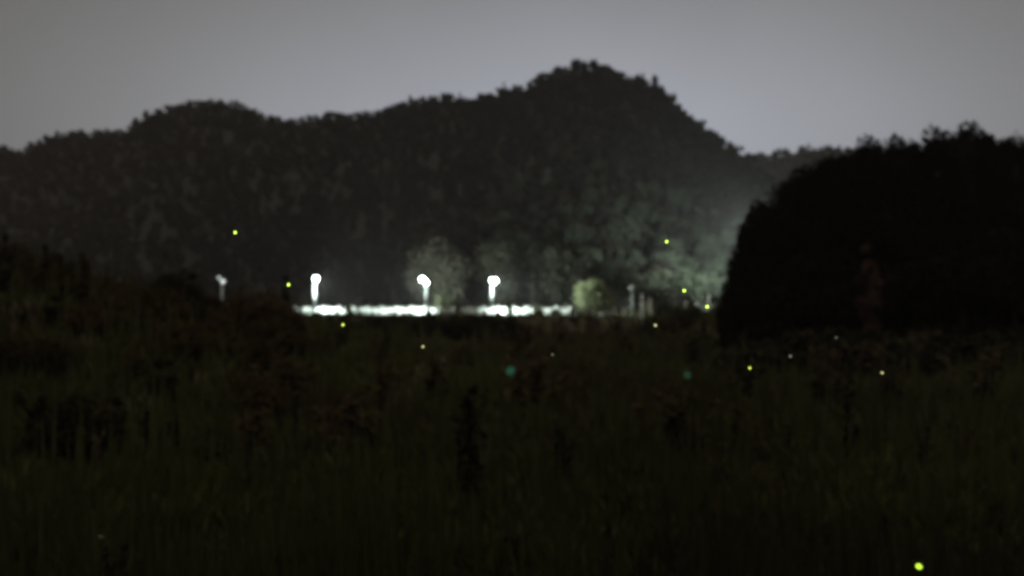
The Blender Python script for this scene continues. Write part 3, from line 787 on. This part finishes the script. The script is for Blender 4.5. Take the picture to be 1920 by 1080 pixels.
# ------------------------------------------------------------------ fireflies
m_fbody = surface("firefly body", (0.02, 0.014, 0.01), (0.04, 0.028, 0.018), 200, 0.4)
m_fred = surface("firefly shield", (0.2, 0.06, 0.03), (0.28, 0.09, 0.04), 200, 0.5)
def sph(prof): return prof
fb = Mb().lathe([(0.0004, -0.0062), (0.0016, -0.0055), (0.0021, -0.003), (0.002, 0.0), (0.0016, 0.0008)], n=10, axis=(0, 1, 0)).mesh("body", m_fbody, True)
fh = Mb().lathe([(0.0004, 0.0), (0.0017, 0.0006), (0.0018, 0.0018), (0.0009, 0.0028), (0.0002, 0.003)], (0, 0.0008, 0), 10, (0, 1, 0)).mesh("head_shield", m_fred, True)
fw = Mb().add([(0.0004, 0.0004, 0.0016), (0.003, -0.001, 0.0042), (0.0058, -0.004, 0.0052), (0.0056, -0.0062, 0.005), (0.0028, -0.0042, 0.0034),
               (0.0004, 0.0002, 0.0014), (0.003, -0.0012, 0.0039), (0.0058, -0.0042, 0.0049), (0.0056, -0.0064, 0.0047), (0.0028, -0.0044, 0.0031)],
              [(0, 1, 2, 3, 4), (9, 8, 7, 6, 5)] + [(i, i + 5, (i + 1) % 5 + 5, (i + 1) % 5) for i in range(5)]).mesh("wing_case", m_fbody)
lantern = Mb().lathe([(0.0006, -0.005), (0.0022, -0.0044), (0.0031, -0.0028), (0.0033, -0.0008), (0.0028, 0.001), (0.0012, 0.002)], (0, -0.004, -0.0012), 12, (0, 1, 0))
def glow(name, col, st): return lantern.mesh(name, emitter(name, col, st), True)
G_BR = glow("bright yellow green glow", (0.62, 0.95, 0.10), 2.6)
G_MID = glow("yellow green glow", (0.62, 0.85, 0.10), 1.5)
G_PALE = glow("pale yellow glow", (0.70, 0.68, 0.32), 0.9)
G_DIM = glow("dim pale glow", (0.55, 0.55, 0.4), 0.4)
G_TEAL = glow("teal glow", (0.08, 0.42, 0.24), 0.22)
G_BIG = glow("strong yellow green glow", (0.60, 0.95, 0.06), 1.3)
for px, row, d, gm, sc_, lb in (
        (441, 436, 2.6, G_BR, 1.0, "firefly high above the half hidden lamp"), (541, 534, 2.6, G_BR, 1.0, "firefly left of the leftmost bright lamp"),
        (643, 609, 2.6, G_MID, 1.0, "firefly just under the bright wall"), (793, 650, 2.8, G_PALE, 1.0, "pale firefly under the middle bright lamp"),
        (1250, 453, 2.6, G_BR, 1.0, "highest firefly in front of the lit slope"), (1283, 545, 2.5, G_BR, 1.0, "firefly right of the unlit lamp's head"),
        (1326, 575, 2.4, G_BR, 1.05, "firefly nearest the foot of the black mound"), (1229, 610, 2.6, G_PALE, 1.0, "pale firefly below the white gate posts"),
        (1406, 690, 2.8, G_MID, 1.0, "firefly low over the meadow left of the thin stalk"), (1654, 699, 2.8, G_PALE, 1.0, "pale firefly right of the thin stalk"),
        (1482, 668, 3.0, G_DIM, 1.0, "dim firefly above the meadow left of the thin stalk"), (1568, 633, 3.4, G_DIM, 0.8, "faintest firefly before the black mound"),
        (1036, 665, 3.2, G_DIM, 0.8, "faint pale firefly below the olive shrub"),
        (1723, 1062, 1.2, G_BIG, 1.3, "large glowing firefly at the lower right, closest to the viewer"),
        (957, 695, 0.8, G_TEAL, 1.0, "blurred teal glow in the middle of the meadow"), (1289, 703, 0.8, G_TEAL, 0.65, "fainter blurred teal glow right of the middle one")):
    o = thing("firefly", lb, "firefly", P(px, row, d), random.uniform(0, 6.28), (sc_ * (1.35 if d > 2 else 1.0),) * 3, "fireflies")
    o.rotation_euler = (R(random.uniform(10, 40)), 0, random.uniform(-0.8, 0.8))
    o.location = Vector(P(px, row, d)) - o.rotation_euler.to_matrix() @ Vector((0, -0.0055, -0.0012)) * o.scale[0]
    link("body", fb, o); link("head_shield", fh, o); link("lantern", gm, o)
    link("wing_case", fw, o)
    w2 = link("wing_case", fw, o); w2.scale = (-1, 1, 1)

# ------------------------------------------------------------------ night haze
m_haze = bpy.data.materials.new("haze"); m_haze.use_nodes = True
t = m_haze.node_tree; t.nodes.clear()
ho = N(t, "ShaderNodeOutputMaterial"); pv = N(t, "ShaderNodeVolumePrincipled")
pv.inputs["Color"].default_value = (0.93, 0.86, 0.9, 1); pv.inputs["Density"].default_value = 0.00019
t.links.new(pv.outputs[0], ho.inputs["Volume"])
hz_ = link("haze", Mb().box((50, 445, 74), (2400, 1120, 160)).mesh("haze", m_haze), kind="stuff", label="thin night haze over the whole valley", category="haze")
hz_.display_type = 'WIRE'
